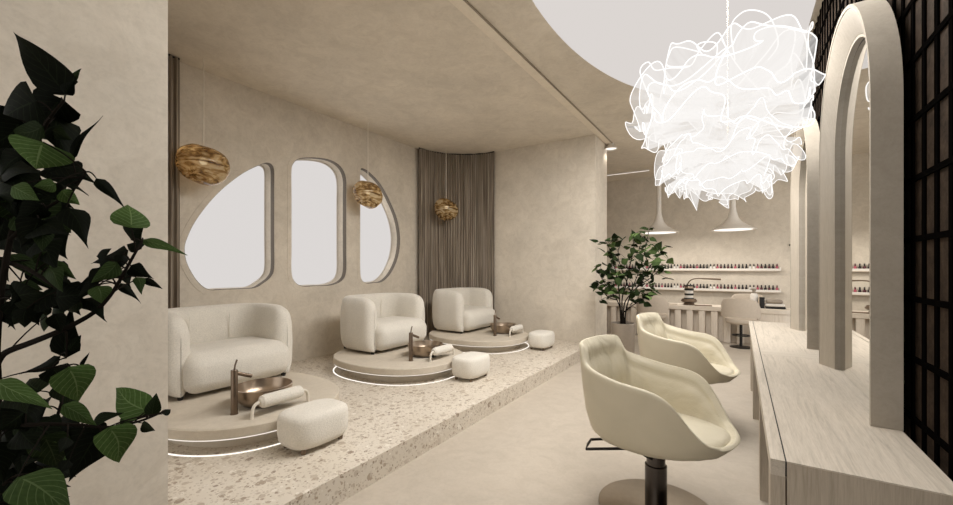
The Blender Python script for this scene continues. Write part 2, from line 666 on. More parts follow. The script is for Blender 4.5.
# ceiling bits of the back room
t = thing('linear_ceiling_light', 'thin white line of light along the ceiling of the back room', 'ceiling light', (-2.6, 10.9, CEIL))
MB().box((-1.6, -.02, -.03), (.7, .02, 0)).build('housing', M['white'], t, smooth=0)
MB().box((-1.6, -.012, -.034), (.7, .012, -.03)).build('diffuser', M['led'], t, smooth=0)
t = thing('ceiling_spotlight', 'small lit white spotlight on the ceiling beside the wall end', 'ceiling light', tuple(at(611, 143, 8.05).xy) + (CEIL,))
MB().lathe([(.0, 0), (.05, 0), (.05, -.035), (.13, -.12), (.125, -.12), (.02, -.03)], 24).build('shade', M['white'], t)
MB().lathe([(0, -.100), (.105, -.102), (0, -.104)], 20).build('lens', M['led'], t)
b = MB()
p0 = at(626, 128.5, 7.1)
p1 = at(634, 127.5, 7.1)
c = (p0 + p1) / 2
b.tube([p0 + Vector((0, 0, CEIL - p0.z - .03)), Vector((p0.x, p0.y, CEIL - .002)).lerp(Vector((c.x, c.y, CEIL - .005)), .25), Vector((c.x, c.y, CEIL - .005)),
        Vector((p1.x, p1.y, CEIL - .004)), Vector((p1.x, p1.y, CEIL - .03))], .007, 6)
tag(b.build('ceiling_hook', M['blackmetal']), 'tiny dark curved hook on the ceiling left of the chandelier', 'hook')
for (px, py, lab) in ((791.2, 168.5, 'upper of two tiny black sensors on the rear wall right of the shelves'), (790.6, 245, 'lower of two tiny black sensors on the rear wall, above the polish shelves')):
    u = (px - 476.5) / FOC
    cz = 11.83 / (FW.y + RT.y * u)
    p = at(px, py, cz)
    b = MB()
    b.tube([(p.x, 11.83, p.z), (p.x, 11.80, p.z)], .03, 12)
    tag(b.build('wall_sensor', M['black']), lab, 'sensor', 'wall sensors')

# ------------------------------------------------------------------ curtains


def curtain(cx, cy, r, a0, a1, pre, post, label):
    t = thing('curtain', label, 'curtain', (cx, cy, 0), 0, 'corner curtains')
    path = []
    nn = 420
    arc = r * abs(a1 - a0)
    tot = pre + arc + post
    rows = []
    d0 = Vector((-math.sin(a0), math.cos(a0), 0)) * (1 if a1 > a0 else -1)
    d1 = Vector((-math.sin(a1), math.cos(a1), 0)) * (1 if a1 > a0 else -1)
    rr = random.Random(3)
    ph = 0
    b = MB()
    U = []
    for i in range(nn + 1):
        s = tot * i / nn
        if s < pre:
            q = Vector((r * math.cos(a0), r * math.sin(a0), 0)) - d0 * (pre - s)
            nrm = Vector((math.cos(a0), math.sin(a0), 0))
        elif s < pre + arc:
            aa = a0 + (a1 - a0) * (s - pre) / arc
            q = Vector((r * math.cos(aa), r * math.sin(aa), 0))
            nrm = Vector((math.cos(aa), math.sin(aa), 0))
        else:
            q = Vector((r * math.cos(a1), r * math.sin(a1), 0)) + d1 * (s - pre - arc)
            nrm = Vector((math.cos(a1), math.sin(a1), 0))
        ph += (tot / nn) * (2 * PI / (.055 + .02 * noise.noise(Vector((s * 3, 1, cx)))))
        am = .020 + .010 * noise.noise(Vector((s * 4, 7, cx)))
        row = []
        for k in range(9):
            zz = PLAT + .005 + (CEIL - .02 - PLAT) * k / 8
            off = am * math.sin(ph) + .008 * noise.noise(Vector((s * 6, zz * .8, 4)))
            row.append(q + nrm * (off - .03) + Vector((0, 0, zz)))
        rows.append(row)
    V = b.grid(rows)
    uvl = b.bm.loops.layers.uv.new('UVMap')
    idx = {}
    for i, row in enumerate(V):
        for k, v in enumerate(row):
            idx[v] = (tot * i / nn, k / 8 * 3.8)
    for f in b.bm.faces:
        for l in f.loops:
            l[uvl].uv = idx[l.vert]
    b.build('cloth', M['curtain'], t, smooth=80)
    # ceiling track
    tr = []
    for i in range(0, nn + 1, 14):
        q = rows[i][0].copy()
        tr.append(Vector((q.x, q.y, CEIL - .012)))
    MB().tube(tr, .012, 6).build('track', M['blackmetal'], t)


curtain(-4.40, 6.38, 1.10, PI, PI / 2, .0, .06, 'brown striped floor-length curtain rounding the far corner behind the sofas')
curtain(-4.40, 2.065, 1.10, PI, 3 * PI / 2, .08, .2, 'sliver of brown curtain behind the plain wall end, left of the windows')

# ------------------------------------------------------------------ podiums
PODS = [(-3.99, 2.08), (-4.01, 4.24), (-4.03, 6.34)]
PODLAB = ['round stone podium nearest the camera, with a light ring, partly behind the plain wall end',
          'round stone podium with a light ring under the middle sofa', 'round stone podium with a light ring in front of the brown curtain']


def podium(loc, lab):
    t = thing('round_podium', lab, 'podium', (loc[0], loc[1], PLAT), 0, 'lit round podiums')
    h = POD - PLAT

    def oval(ins):
        def plan(th):
            c, sn = math.cos(th), math.sin(th)
            e = 2 / 2.25
            return (math.copysign(abs(c) ** e, c) * (.92 - ins), math.copysign(abs(sn) ** e, sn) * (.79 - ins))
        return plan

    def band(i0, i1, z0, z1, nm, mt):
        b = MB()
        A_, B_ = oval(i0), oval(i1)
        n = 160
        ths = [2 * PI * k / n for k in range(n)]
        loops = [[b.bm.verts.new((*P(th), z)) for th in ths] for P, z in ((A_, z0), (A_, z1), (B_, z1), (B_, z0))]
        for q in range(4):
            a, c = loops[q], loops[(q + 1) % 4]
            for k in range(n):
                b.bm.faces.new((a[k], a[(k + 1) % n], c[(k + 1) % n], c[k]))
        return b.build(nm, mt, t)
    MB().lathe([(0, .115), (.99, .115), (1.0, .122), (1.0, h - .010), (.99, h), (0, h)], 160, oval(0)).build('slab', M['podium'], t)
    MB().lathe([(0, 0), (1, 0), (1, .115), (0, .115)], 160, oval(.15)).build('plinth', M['podium'], t)
    band(.008, .022, .108, .1149, 'light_strip', M['ledsoft'])
    band(-.002, .013, 0, .004, 'light_ring', M['led'])
    return t


p0 = podium(PODS[0], PODLAB[0])
for k in (1, 2):
    dup(p0, (PODS[k][0], PODS[k][1], PLAT), 0, PODLAB[k])


# ------------------------------------------------------------------ sofas
def sofa(loc, lab):
    t = thing('loveseat', lab, 'sofa', loc, 0, 'boucle sofas on the podiums')
    Wd, tk, h = 1.23, .20, .785
    yo = Wd / 2 - tk / 2
    xb, xf, rc = -.38, .25, .30
    path = []
    path.append((xf, -yo))
    for i in range(1, 9):
        path.append((xf + (xb + rc - xf) * i / 9, -yo))
    for i in range(13):
        a = -PI / 2 - PI / 2 * i / 12
        path.append((xb + rc + rc * math.cos(a), -yo + rc + rc * math.sin(a)))
    for i in range(1, 10):
        path.append((xb, -yo + rc + (2 * yo - 2 * rc) * i / 10))
    for i in range(13):
        a = PI - PI / 2 * i / 12
        path.append((xb + rc + rc * math.cos(a), yo - rc + rc * math.sin(a)))
    for i in range(1, 9):
        path.append((xb + rc + (xf - xb - rc) * i / 9, yo))
    path.append((xf, yo))
    # rounded front ends of the arms
    ext = [(xf + .10 * math.sin(q * PI / 2 / 5), q) for q in range(1, 6)]
    front0 = [((e[0], -yo), math.cos(e[1] * PI / 2 / 5)) for e in ext]
    front1 = [((e[0], yo), math.cos(e[1] * PI / 2 / 5)) for e in ext]
    full = [f for f in reversed(front0)] + [(p, 1.0) for p in path] + front1
    rows = []
    nsec = 28
    for i, (p, sc) in enumerate(full):
        a = Vector(full[max(i - 1, 0)][0])
        c = Vector(full[min(i + 1, len(full) - 1)][0])
        d = (c - a).normalized() if (c - a).length > 1e-6 else Vector((1, 0))
        nrm = Vector((-d.y, d.x))
        s2 = max(sc, .02)
        hz = h * (1 - .13 * (1 - s2 ** .8))
        # the arms round off towards the front
        fx = max(0, (p[0] - .06) / .30)
        hz -= .20 * (1 - math.sqrt(max(0, 1 - min(1, fx) ** 2 * .85)))
        row = []
        for k in range(nsec + 1):
            th = 2 * PI * k / nsec
            cs, sn = math.cos(th), math.sin(th)
            ex = .66
            dx = math.copysign(abs(cs) ** ex, cs) * tk / 2 * s2
            zc = (hz + .035) / 2
            dz = math.copysign(abs(sn) ** .52, sn) * (hz - .035) / 2
            zz = zc + dz
            # belly: the outside swells a little at mid height
            dx *= 1 + .10 * math.sin(PI * min(1, max(0, zz / hz)))
            row.append(Vector((p[0] + nrm.x * dx, p[1] + nrm.y * dx, zz)))
        rows.append(row)
    b = MB()
    b.grid(rows)
    bmesh.ops.remove_doubles(b.bm, verts=b.bm.verts, dist=.0008)
    b.build('backrest', M['boucle'], t, smooth=60)
    b = MB()
    b.rbox((.085, 0, .225), (.74, Wd - 2 * tk + .17, .38), .125, 7)
    for v in b.bm.verts:
        v.co.x += .05 * math.sin(PI * (v.co.z - .04) / .38) * (1 if v.co.x > .2 else 0)
        v.co.z += .02 * math.cos(v.co.y / .42 * PI / 2) * (1 if v.co.z > .3 else 0)
    b.build('seat', M['boucle'], t, smooth=60)
    for yy in (-.2, .2):
        MB().tube([(xb + .13, yy, h - .10), (xb + .118, yy, .55), (xb + .12, yy, .42)], .004, 5).build('seam', M['boucle'], t)
    for sx, sy in ((.30, -.50), (.30, .50), (-.36, -.42), (-.36, .42)):
        MB().lathe([(0, 0), (.022, 0), (.028, .05), (0, .05)], 14, c=(sx, sy, 0)).build('foot', M['black'], t)
    return t


SLAB = ['ivory boucle loveseat nearest the camera, cut by the plain wall end', 'ivory boucle loveseat on the middle podium below the right-hand window',
        'ivory boucle loveseat in front of the brown corner curtain']
SX = -4.58
s0 = sofa((SX, 2.18, POD), SLAB[0])
dup(s0, (SX, 4.50, POD), 0, SLAB[1])
dup(s0, (SX + .02, 6.62, POD), 0, SLAB[2])


# ------------------------------------------------------------------ pedicure sets: faucet, bowl, foot rest, ottoman
def faucet(loc, lab):
    t = thing('basin_faucet', lab, 'faucet', loc, 0, 'bronze faucets on the podiums')
    MB().lathe([(0, 0), (.030, 0), (.030, .006), (.026, .008), (.026, .36), (.023, .365), (0, .365)], 28).build('body', M['bronze'], t)
    MB().tube([(0.0, .015, .335), (0.010, .135, .285)], .016, 14).build('spout', M['bronze'], t)
    MB().tube([(0, 0, .36), (0, .006, .40), (0.004, .02, .445)], .007, 8).build('lever', M['bronze'], t)
    return t


def bowl(loc, lab):
    t = tag(MB().lathe([(0, .0), (.13, .0), (.17, .010), (.210, .055), (.230, .10), (.240, .162), (.232, .164), (.220, .10), (.196, .055), (.14, .020), (0, .016)], 56)
            .build('foot_basin', M['bowl'], smooth=50), lab, 'basin', 'bronze foot basins')
    t.location = loc
    return t


def footrest(loc, lab):
    t = thing('padded_foot_rest', lab, 'foot rest', loc, 0, 'padded foot rests')
    b = MB()
    prof = [(0, -.19), (.03, -.19), (.05, -.17), (.054, -.14), (.054, .14), (.05, .17), (.03, .19), (0, .19)]
    b.lathe(prof, 24)
    for v in b.bm.verts:
        v.co = Vector((v.co.x, v.co.z, v.co.y + .115))
    b.build('cushion', M['boucle'], t)
    for s in (-1, 1):
        pts = [Vector((0, s * .18, .115))] + bez((0, s * .195, .115), (0, s * .245, .115), (0, s * .25, .05), 8) + [Vector((0, s * .252, 0))]
        MB().tube(pts, .013, 10).build('leg', M['whitetube'], t)
    return t


def ottoman(loc, lab, rz=0.0):
    t = thing('footstool', lab, 'footstool', loc, rz, 'ivory footstools')

    def plan(th):
        c, s = math.cos(th), math.sin(th)
        e = .62
        return (math.copysign(abs(c) ** e, c) * .19, math.copysign(abs(s) ** e, s) * .26)
    prof = [(0, .035), (.70, .035), (.88, .045), (.97, .08), (1.0, .14), (1.0, .20), (.99, .24), (.95, .268), (.87, .283), (.7, .291), (.4, .295), (0, .296)]
    b = MB()
    b.lathe(prof, 80, plan)
    b.build('cushion', M['boucle'], t, smooth=60)
    for sx in (-1, 1):
        for sy in (-1, 1):
            MB().lathe([(0, 0), (.017, 0), (.02, .02), (.014, .04), (0, .04)], 14, c=(sx * .11, sy * .17, 0)).build('foot', M['bronze'], t)
    return t


SETY = [0, 2.23, 4.48]
FLAB = ['front', 'middle', 'far']
FX = [(-3.50, 1.76), (-3.57, 3.99), (-3.63, 6.25)]
f0 = faucet((FX[0][0], FX[0][1], POD), 'bronze single-lever faucet beside the basin nearest the camera')
b0 = bowl((-3.575, 2.05, POD), 'large bronze foot basin on the podium nearest the camera')
r0 = footrest((-3.265, 2.03, POD), 'white padded foot rest bar before the basin nearest the camera')
o0 = ottoman((-2.872, 2.06, PLAT), 'ivory footstool beside the podium nearest the camera')
dup(f0, (FX[1][0], FX[1][1], POD), 0, 'bronze single-lever faucet in front of the middle sofa')
dup(b0, (-3.63, 4.35, POD), 0, 'bronze foot basin in front of the middle sofa')
dup(r0, (-3.32, 4.33, POD), 0, 'white padded foot rest bar between the middle basin and its footstool')
dup(o0, (-2.89, 4.37, PLAT), 0, 'ivory footstool at the edge of the middle podium')
dup(f0, (FX[2][0], FX[2][1], POD), 0, 'bronze single-lever faucet on the podium by the curtain')
dup(b0, (-3.67, 6.61, POD), 0, 'bronze foot basin on the podium by the curtain')
dup(r0, (-3.36, 6.55, POD), 0, 'white padded foot rest bar on the podium by the curtain')
dup(o0, (-2.90, 6.60, PLAT), 0, 'ivory footstool farthest from the camera, near the bare back wall')


# ------------------------------------------------------------------ amber pendants
def pendant(x, y, z, r, seed, lab):
    t = thing('pendant_lamp', lab, 'pendant lamp', (x, y, z), 0, 'amber glass pendants')
    b = MB()
    bmesh.ops.create_icosphere(b.bm, subdivisions=5, radius=1)
    for v in b.bm.verts:
        n = v.co.normalized()
        d = 1 + .09 * noise.noise(n * 1.1 + Vector((seed, seed * 2, 0))) + .03 * noise.noise(n * 2.6 + Vector((seed, 0, 5)))
        q = n * d
        v.co = Vector((q.x * .80, q.y, q.z * .80)) * r
        v.co.z += .10 * r * q.y * -1
    b.build('glass_shade', M['amber'], t, smooth=80)
    MB().tube([(0, 0, r * .45), (0, 0, CEIL - z)], .007, 6).build('cord', M['cord'], t)
    MB().tube([(0, 0, r * .22), (0, 0, r * .62)], r * .075, 12).build('lamp_holder', M['bronze'], t)
    b = MB()
    bmesh.ops.create_uvsphere(b.bm, u_segments=16, v_segments=10, radius=r * .15)
    for v in b.bm.verts:
        v.co.z += r * .15
    b.build('bulb', M['bulb'], t)
    return t


pendant(-5.26, 2.30, 2.79, .285, 1.3, 'amber swirled glass pendant at upper left, largest of the three')
pendant(-5.27, 4.82, 2.82, .275, 2.1, 'amber swirled glass pendant hanging before the right-hand window')
pendant(-5.06, 6.72, 2.78, .275, 3.7, 'amber swirled glass pendant hanging before the brown curtain')

# ------------------------------------------------------------------ styling desks, arched mirrors
DT = .89


def desk(y0, y1, legs, lab, name='styling_desk'):
    X0 = .095
    t = thing(name, lab, 'styling desk', (X0, y0, 0), 0, 'whitewashed oak styling desks')
    Lg = y1 - y0
    w0 = .058 if legs[0][2] else 0
    ya_, yb_ = (.002, Lg - .11) if w0 else (.11, Lg)
    MB().box((.049, ya_, DT - .058), (.497, yb_, DT)).build('top', M['wood'], t, smooth=0)
    MB().box((.049, Lg - .109, DT - .058), (.497, Lg, DT)).build('end_board', M['woodx'], t, smooth=0) if w0 else MB().box((.049, 0, DT - .058), (.497, .109, DT)).build('end_board', M['woodx'], t, smooth=0)
    MB().box((0, 0, DT - .058), (.044, Lg, DT)).build('fascia', M['wood'], t, smooth=0)
    MB().box((.043, 0.003, DT - .056), (.05, Lg, DT - .003)).build('shadow_gap', M['black'], t, smooth=0)
    for (ya, yb, full) in legs:
        if full:
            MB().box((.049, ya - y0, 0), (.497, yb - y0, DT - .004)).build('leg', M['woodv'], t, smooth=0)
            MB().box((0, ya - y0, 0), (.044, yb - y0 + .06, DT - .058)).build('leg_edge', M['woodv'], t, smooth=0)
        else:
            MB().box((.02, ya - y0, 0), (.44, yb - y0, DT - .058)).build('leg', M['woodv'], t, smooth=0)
    return t


desk(1.87, 4.19, [(1.87, 1.928, True), (3.42, 3.56, False)], 'whitewashed oak styling desk nearest the camera, under the large arched mirror')
desk(4.192, 6.5, [(5.2, 5.34, False), (6.36, 6.498, False)], 'far whitewashed oak styling desk, beyond the crosswise seam in the worktop')


def arch_loop(w, zs, rz, inset, zb=0.0, n=40):
    """arch outline, width w, springing at zs, rise rz, inset all round except the foot"""
    hw = w / 2 - inset
    pts = [(-hw, zb), (hw, zb)]
    for k in range(n + 1):
        a = PI * k / n
        pts.append((hw * math.cos(a), zs + (rz - inset) * math.sin(a)))
    return pts


def arch_mirror(yc, lab):
    t = thing('arched_mirror', lab, 'mirror', (.49, yc, DT), 0, 'arched mirrors on the styling desks')
    w, zs, rz = 1.42, 1.46, .71

    def fr(u, v, d):
        return Vector((d, u, v))
    D = .105
    # body: outer shell, open in the middle
    MB().prism([arch_loop(w, zs, rz, 0) + [], ], fr, .099, D).build('back_panel', M['arch'], t, smooth=30)

    def ring(i0, i1, d0, d1, nm, mt):
        o = arch_loop(w, zs, rz, i0)
        i = arch_loop(w, zs, rz, i1)
        # one closed horseshoe outline
        lp = o[1:] + [o[0]] + [i[0]] + list(reversed(i[2:])) + [i[1]]
        lp = [o[1]] + o[2:] + [o[0], i[0]] + list(reversed(i[2:])) + [i[1]]
        clean = []
        for p in lp:
            if not clean or (Vector(p) - Vector(clean[-1])).length > 1e-5:
                clean.append(p)
        MB().prism([clean], fr, d0, d1).build(nm, mt, t, smooth=30)
    ring(0, .018, 0, .099, 'outer_rim', M['arch'])
    b = MB()
    prof = [(.020, .099), (.020, .005), (.024, .003), (.150, .056), (.158, .064), (.158, .099)]
    loops = []
    for ins, d in prof:
        lp = arch_loop(w, zs, rz, ins)
        loops.append([b.bm.verts.new((d, p[0], p[1])) for p in lp[1:] + lp[:1]])
    for A_, B_ in zip(loops, loops[1:]):
        for k in range(len(A_) - 1):
            b.bm.faces.new((A_[k], A_[k + 1], B_[k + 1], B_[k]))
    b.build('frame', M['archface'], t, smooth=25)
    ring(.158, .172, .062, .099, 'inner_rim', M['arch'])
    ring(.172, .186, .0925, .099, 'shadow_gap', M['black'])
    MB().prism([arch_loop(w, zs, rz, .184)], fr, .090, .098).build('mirror_glass', M['mirror'], t, smooth=0)
    return t


arch_mirror(3.20, 'large arched mirror in the foreground in a thick plaster frame')
arch_mirror(5.255, 'farther arched mirror, half hidden behind the foreground one')


# ------------------------------------------------------------------ salon chairs
def salon_chair(loc, rz, lab):
    t = thing('salon_chair', lab, 'salon chair', loc, rz, 'cream salon chairs')
    zb = .43
    rim = [(0, .57), (25, .575), (42, .605), (54, .675), (63, .745), (72, .815), (80, .85), (95, .885), (115, .92), (129, .945), (134, .98), (139, 1.05), (145, 1.065), (180, 1.075)]
    n = 120

    def hh(th):
        d = math.degrees(abs(th))
        acc = 0
        for k in range(-3, 4):
            acc += interp(abs(d + k * 1.3) if d + k * 1.3 <= 180 else 360 - d - k * 1.3, rim)
        return acc / 7

    def plan(th):
        c, s = math.cos(th), math.sin(th)
        e = .80 if c > 0 else .60
        e = .60 + .22 * max(0, c)
        x = math.copysign(abs(c) ** e, c)
        yv = math.copysign(abs(s) ** e, s)
        a = .47 if c > 0 else .47
        w = .365 * (1 - .06 * max(0, c))
        return x * a, yv * w
    outer = [(0, 0), (.35, 0), (.58, .01), (.73, .05), (.84, .15), (.905, .32), (.945, .55), (.975, .80), (.99, .95), (.995, 1.0)]
    rows_o, rows_i = [], []
    zs = .545
    for j in range(n):
        th = -PI + 2 * PI * j / n
        px, py = plan(th)
        h = hh(th)
        back = max(0, -math.cos(th))
        ro = []
        for r, q in outer:
            zl = zb + .085 * max(0, px * r / .46) ** 1.4
            ro.append(Vector((px * r, py * r, zl + q * (h - zl))))
        ro.append(Vector((px * .975, py * .975, h + .012)))
        ro.append(Vector((px * .945, py * .945, h + .012)))
        rows_o.append(ro)
        ri = []
        depth = max(.012, h - zs)
        base_r = [(.945, 1.0), (.915, .985), (.905, .93), (.895, .86), (.885, .80), (.88, .74), (.872, .66), (.862, .58), (.85, .48), (.835, .38), (.81, .28), (.76, .15), (.70, .06), (.6, .0), (.3, 0), (0, 0)]
        for r, q in base_r:
            g = min(1, depth / .3)
            puff = .085 * math.sin(PI * (q - .12) / .66) ** .55 * g if .12 < q < .78 else 0
            puff += .03 * math.sin(PI * (q - .78) / .2) ** .7 * g if .78 < q < .98 else 0
            wr = .030 * noise.noise(Vector((th * 6.0, q * 2.2, 3))) * g if .1 < q < .9 else 0
            rr_ = r - puff + wr
            ri.append(Vector((px * rr_, py * rr_, zs + q * depth + (.012 if q == 1.0 else 0))))
        rows_i.append(ri)
    b = MB()
    b.grid(rows_o, close_u=True)
    bmesh.ops.remove_doubles(b.bm, verts=b.bm.verts, dist=.0005)
    b.build('shell', M['leather'], t, smooth=70)
    b = MB()
    b.grid(rows_i, close_u=True)
    bmesh.ops.remove_doubles(b.bm, verts=b.bm.verts, dist=.0005)
    b.build('upholstery', M['leatherpad'], t, smooth=70)

    # seat pad
    def pplan(th):
        c, s = math.cos(th), math.sin(th)
        e = .72
        x = math.copysign(abs(c) ** e, c)
        yv = math.copysign(abs(s) ** e, s)
        return (x * (.425 if c > 0 else .27), yv * .275 * (1 - .04 * max(0, c)))
    MB().lathe([(0, .50), (.94, .50), (1.0, .525), (1.0, .555), (.97, .580), (.9, .592), (.6, .600), (0, .602)], 64, pplan).build('seat_cushion', M['leatherpad'], t, smooth=70)
    MB().lathe([(0, 0), (.35, 0), (.362, .006), (.362, .018), (.35, .024), (.06, .026), (0, .026)], 72).build('base', M['brushed'], t)
    MB().lathe([(0, .02), (.068, .02), (.068, .30), (.058, .305), (.058, .40), (.10, .405), (.15, .435), (0, .435)], 36).build('column', M['darkchrome'], t)
    # pump lever bent into a loop
    ca, sa = math.cos(-rz), math.sin(-rz)
    org = Vector((-.466, 2.91, 0))
    pts = [at(652, 459, 2.63), at(646, 456, 2.62), at(634, 448.5, 2.62), at(586, 449, 2.72), at(588, 444, 2.80), at(591, 439.5, 2.86), at(604, 439, 2.86), at(627, 438, 2.84)]
    pts = [p - org for p in pts]
    pts = [(p.x * ca - p.y * sa, p.x * sa + p.y * ca, p.z) for p in pts]
    MB().tube(pts, .009, 8).build('pump_lever', M['blackmetal'], t)
    return t


c0 = salon_chair((-.466, 2.91, 0), math.radians(-12), 'cream leather salon chair in the foreground on a round metal base')
dup(c0, (-.464, 4.75, 0), math.radians(-12), 'second cream leather salon chair, behind the foreground one')


# ------------------------------------------------------------------ chandelier
def chandelier():
    ctr = Vector((-.075, 3.52, 2.78))
    t = thing('ruffled_chandelier', 'huge glowing white chandelier of crumpled gauze ruffles hanging from the ceiling', 'chandelier', tuple(ctr))
    rr = random.Random(21)
    # z offset of the root, tilt of the outer edge, radius, ruffle size, waves
    lay = [(.02, .26, .52, .16, 2.8), (.02, .20, .58, .15, 3.4), (-.02, .12, .62, .14, 3.2), (-.05, .04, .62, .13, 3.8), (-.10, -.04, .59, .12, 4.0), (-.16, -.14, .55, .11, 4.4),
           (-.24, -.06, .44, .09, 5.0), (-.28, -.16, .44, .09, 5.6), (-.33, -.25, .43, .085, 5.4), (-.37, -.36, .40, .08, 6.0), (-.41, -.48, .35, .075, 5.6), (-.43, -.70, .28, .06, 5)]
    nt_, nr = 200, 12
    for li, (z0, tilt, R, amp, wv) in enumerate(lay):
        sd = rr.uniform(0, 50)
        rows = []
        edge = []
        for j in range(nt_):
            th = 2 * PI * j / nt_
            e = Vector((math.cos(th), math.sin(th), 0))
            row = []
            for i in range(nr + 1):
                s = .10 + .90 * i / nr
                n1 = noise.noise(Vector((e.x * 1.6, e.y * 1.6, sd)))
                n2 = noise.noise(Vector((e.x * wv * .55, e.y * wv * .55, sd + 9 + s * .6)))
                n3 = noise.noise(Vector((e.x * wv * 1.2, e.y * wv * 1.2, sd + 19 + s)))
                rad = R * s * (1 + .22 * n1 * s + .24 * n2 * s * s)
                dth = .38 * s * s * noise.noise(Vector((e.x * wv * .6, e.y * wv * .6, sd + 31))) + .15 * s * s * n3
                zz = z0 + tilt * R * s * s + amp * s ** 1.7 * 2.0 * noise.noise(Vector((e.x * wv * .6, e.y * wv * .6, sd + 3))) + amp * .85 * s * s * n3
                a2 = th + dth
                p = Vector((rad * math.cos(a2) * .95 - .03, rad * math.sin(a2) * 1.25, zz))
                wx = p.x + ctr.x
                if wx > .34:
                    p.x = .34 - ctr.x + .13 * math.tanh((wx - .34) / .20)
                row.append(p)
            rows.append(row)
            edge.append(row[-1])
        b = MB()
        V = b.grid(rows, close_u=True)
        uvl = b.bm.loops.layers.uv.new('UVMap')
        idx = {}
        for j, row in enumerate(V):
            for i, v in enumerate(row):
                idx[v] = (j / nt_, i / nr)
        for f in b.bm.faces:
            for l in f.loops:
                l[uvl].uv = idx[l.vert]
        ru = b.build('ruffle', M['gauze'], t, smooth=80)
        MB().tube(edge + [edge[0]], .0036 if li < 6 else .0024, 6, cap=False).build('light_strand', M['strand'], ru)
    MB().tube([(0, 0, -.30), (0, 0, CEIL - .012 - ctr.z)], .0045, 8).build('cable', M['cord'], t)
    # open loops of bare strand on top
    for k, pts in enumerate([[(651, 100), (640, 72), (648, 62), (655, 70), (670, 68), (690, 66), (700, 50), (716, 33), (723, 40), (728, 60), (716, 66), (717, 45), (705, 42), (697, 46), (702, 54)],
                             [(735, 60), (731, 28), (740, 14), (752, 10), (766, 14), (774, 25), (778, 45), (768, 60)],
                             [(690, 66), (668, 66), (669, 55), (676, 47), (700, 52)],
                             [(722, 40), (735, 62), (748, 78), (770, 100), (768, 84), (778, 72), (790, 60), (795, 32), (782, 33), (765, 55), (735, 88)]]):
        wp = [at(p[0], p[1], 2.90 + .16 * math.sin(k * 2.1 + i * .9)) - ctr for i, p in enumerate(pts)]
        sm = []
        for i in range(len(wp) - 1):
            a, bb, c, d = wp[max(i - 1, 0)], wp[i], wp[i + 1], wp[min(i + 2, len(wp) - 1)]
            for s in range(6):
                u = s / 6
                sm.append(0.5 * ((2 * bb) + (c - a) * u + (2 * a - 5 * bb + 4 * c - d) * u * u + (3 * bb - a - 3 * c + d) * u ** 3))
        sm.append(wp[-1])
        MB().tube(sm, .0042, 6).build('light_strand', M['strand'], t)
    return ctr


CH = chandelier()


# ------------------------------------------------------------------ back room
RY = 11.83


def x_at(px, Y):
    u = (px - 476.5) / FOC
    cz = Y / (FW.y + RT.y * u)
    return cz * (FW.x + RT.x * u)


def white_pendant(px, lab, Y):
    x = x_at(px, Y)
    z = 2.41
    t = thing('cone_pendant', lab, 'pendant lamp', (x, Y, z), 0, 'white cone pendants over the manicure table')
    prof = [(.44, 0), (.445, .010), (.40, .035), (.29, .09), (.19, .16), (.11, .26), (.07, .40), (.052, .5), (.05, CEIL - z - .001), (0, CEIL - z - .001)]
    MB().lathe([(.37, .006), (.44, 0)] + prof[1:], 56).build('shade', M['white'], t, smooth=60)
    MB().lathe([(0, .004), (.37, .004), (.37, .012), (0, .012)], 48).build('diffuser', M['led'], t)
    return t


white_pendant(659, 'white cone pendant over the table behind the potted tree', 10.6)
white_pendant(733, 'white cone pendant right of the tree, under the chandelier', 10.6)

# shelves with nail polish
M['pol_dark'] = m_plain('near black varnish', (.022, .014, .016), .25)
M['pol_wine'] = m_plain('wine varnish', (.10, .018, .03), .25)
M['pol_pink'] = m_plain('rose varnish', (.46, .10, .15), .25)
M['pol_white'] = m_plain('white varnish', (.78, .76, .72), .3)
PATT = ['pink', 'wine', 'dark', 'wine', 'dark', 'pink', 'dark', 'dark', 'dark', 'white', 'white']
WORD = {'pink': 'rose pink', 'wine': 'wine red', 'dark': 'near-black', 'white': 'white'}


def ordinal(k):
    return '%d%s' % (k, 'th' if 10 <= k % 100 <= 20 else {1: 'st', 2: 'nd', 3: 'rd'}.get(k % 10, 'th'))


